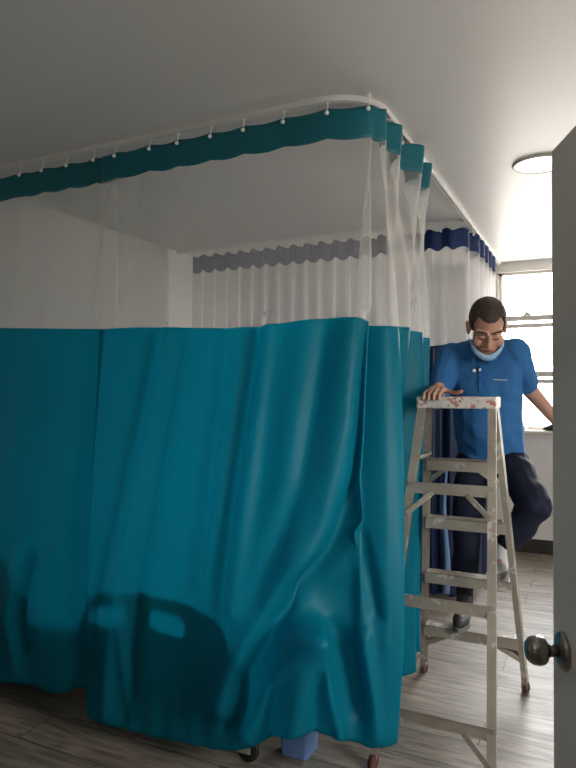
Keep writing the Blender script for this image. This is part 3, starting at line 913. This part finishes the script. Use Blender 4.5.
from mathutils.bvhtree import BVHTree
bvh = BVHTree.FromPolygons([v.co.copy() for v in shirt.data.vertices], [tuple(p.vertices) for p in shirt.data.polygons])
def front(x, z):                       # point on the shirt front
    h_ = bvh.ray_cast(Vector((x, 2.9, z)), Vector((0, 1, 0)))
    return h_[0] if h_[0] else Vector((x, 3.4, z))
bm = bmesh.new()
cols_ = []
for k in range(9):
    z = 1.625-.018*k; a = front(-.535, z); b = front(-.503, z)
    cols_.append([bm.verts.new(a+W_(0, -.003, 0)), bm.verts.new(b+W_(0, -.003, 0))])
for a, b in zip(cols_, cols_[1:]): bm.faces.new((a[0], a[1], b[1], b[0]))
pk = obj('placket', bm, M['polo_collar'], man); md = pk.modifiers.new('ply', 'SOLIDIFY'); md.thickness = .003
for x, z in ((-.560, 1.600), (-.528, 1.603)):
    q = front(x, z); bm = bmesh.new(); lathe(bm, [(0, 0), (0, .009), (.003, .009), (.004, .006), (.004, 0)], q+W_(0, -.002, 0), (0, -1, 0), 14)
    obj('button', bm, M['plastic'], man)
bm = bmesh.new()
for k in range(9):
    x = -.462+.0075*k; q = front(x, 1.553-.0004*k); box(bm, x-.0025, x+.0025, q.y-.003, q.y+.001, q.z-.003, q.z+.003)
obj('chest_stitching', bm, M['stitch'], man)

# trousers
bm = bmesh.new()
hull(bm, [(pel+W_(0, 0, .03), (.150, .105, .05)), (hipR, .10), (hipL, .10)])
knRo = knR + W_(0, 0, .0)
capsule(bm, hipR, .100, knR, .080); capsule(bm, knR, .080, W_(-.620, 3.470, .50), .070)
capsule(bm, hipL, .100, knL, .084); capsule(bm, knL, .082, anL+(knL-anL)*.22, .066)
def wr_tr(c): return .010*noise.noise((c.x*8, c.y*8, c.z*10)) + .006*noise.noise((c.x*16, c.y*16, c.z*22))
fuse('trousers', bm, .006, 8, M['trousers'], man, wrinkle=wr_tr)
bm = bmesh.new(); capsule(bm, W_(-.620, 3.462, .50), .046, anR+W_(0, .0, -.01), .042)
obj('sock', bm, M['sock'], man, True)
bm = bmesh.new(); capsule(bm, anL+(knL-anL)*.3, .045, anL, .041)
obj('sock', bm, M['sock'], man, True)
def shoe(an, toe, sole_z, mt):
    d_ = (toe-an); d_.z = 0; d_.normalize(); s_ = d_.cross(W_(0, 0, 1))
    heel = W_(an.x, an.y, 0)-d_*.045; ball = W_(an.x, an.y, 0)+d_*.115; tip = W_(an.x, an.y, 0)+d_*.175
    z = sole_z
    bm = bmesh.new()
    hull(bm, [(W_(heel.x, heel.y, z+.045), .034), (W_(ball.x, ball.y, z+.036)+s_*.012, .032), (W_(ball.x, ball.y, z+.036)-s_*.012, .032), (W_(tip.x, tip.y, z+.032), .028)])
    hull(bm, [(W_(heel.x, heel.y, z+.05), .036), (an+W_(0, 0, .02), .043), (an+d_*.05+W_(0, 0, -.01), .038), (W_(ball.x, ball.y, z+.04), .03)])
    up = fuse('shoe', bm, .005, 4, mt, man)
    bm = bmesh.new(); lo = []
    outline = []
    for k in range(28):
        t = 2*math.pi*k/28; a = math.cos(t); b = math.sin(t)
        w2 = .041 + .008*a - (.010 if -.6 < a < .2 else 0)
        outline.append(W_(an.x, an.y, 0)+d_*(.065+.145*a)+s_*w2*b*(1-.12*a*a))
    lo = [bm.verts.new((q.x, q.y, z)) for q in outline]; hi = [bm.verts.new((q.x, q.y, z+.022)) for q in outline]
    bm.faces.new(lo); bm.faces.new(hi)
    for i in range(28): bm.faces.new((lo[i], lo[(i+1) % 28], hi[(i+1) % 28], hi[i]))
    so = obj('sole', bm, M['sole'], up)
    so.matrix_parent_inverse = Matrix.Identity(4)
shoe(anR, W_(-.615, 3.25, .3), .296, M['shoe_dark'])
shoe(anL, W_(-.432, 3.22, .6), .590, M['shoe_pale'])

# ------------------------------------------------------------------ light
wd = bpy.data.worlds.new('World'); S.world = wd; wd.use_nodes = True
nt = wd.node_tree; nt.nodes.clear()
out = N(nt, 'ShaderNodeOutputWorld'); bg = N(nt, 'ShaderNodeBackground', Strength=11.0)
tc = N(nt, 'ShaderNodeTexCoord'); sx = N(nt, 'ShaderNodeSeparateXYZ'); L(nt, tc, 'Generated', sx, 0)
rp = ramp(nt, [(.0, (.32, .30, .27)), (.75, (.88, .94, 1.0)), (.03, (1, .982, .955)), (.30, (1, .985, .96))]); L(nt, sx, 2, rp, 0)
L(nt, rp, 0, bg, 0); L(nt, bg, 0, out, 0)

la = bpy.data.lights.new('window_portal', 'AREA'); la.shape = 'RECTANGLE'; la.size = WX1-WX0; la.size_y = WZ1-WZ0
la.cycles.is_portal = True
o = bpy.data.objects.new('window_portal', la); COL.objects.link(o)
o.location = ((WX0+WX1)/2, YB+.14, (WZ0+WZ1)/2); o.rotation_euler = (R(90), 0, R(180))
la = bpy.data.lights.new('fill_window_portal', 'AREA'); la.shape = 'RECTANGLE'; la.size = SY1-SY0; la.size_y = SZ1-SZ0
la.cycles.is_portal = True
o = bpy.data.objects.new('fill_window_portal', la); COL.objects.link(o)
o.location = (XR+.14, (SY0+SY1)/2, (SZ0+SZ1)/2); o.rotation_euler = (R(90), 0, R(90))
# unseen fill lamp added behind the viewer to brighten door and curtain front
downlight(-.9, -.6, .17, 'added unseen round fill light in the corridor outside the door', M['fill_lamp'])

# ------------------------------------------------------------------ camera
cam = bpy.data.cameras.new('camera'); cam.sensor_fit = 'VERTICAL'; cam.sensor_height = 36; cam.lens = 36*640/768
co = bpy.data.objects.new('camera', cam); COL.objects.link(co)
co.location = (0, 0, 1.5)
co.rotation_euler = (R(90)+math.atan(6/640), 0, R(25.6))
cam.clip_start = .02
S.camera = co
S.view_settings.view_transform = 'Standard'; S.view_settings.look = 'None'; S.view_settings.gamma = 1
S.view_settings.use_curve_mapping = False
S.view_settings.exposure = 1.52
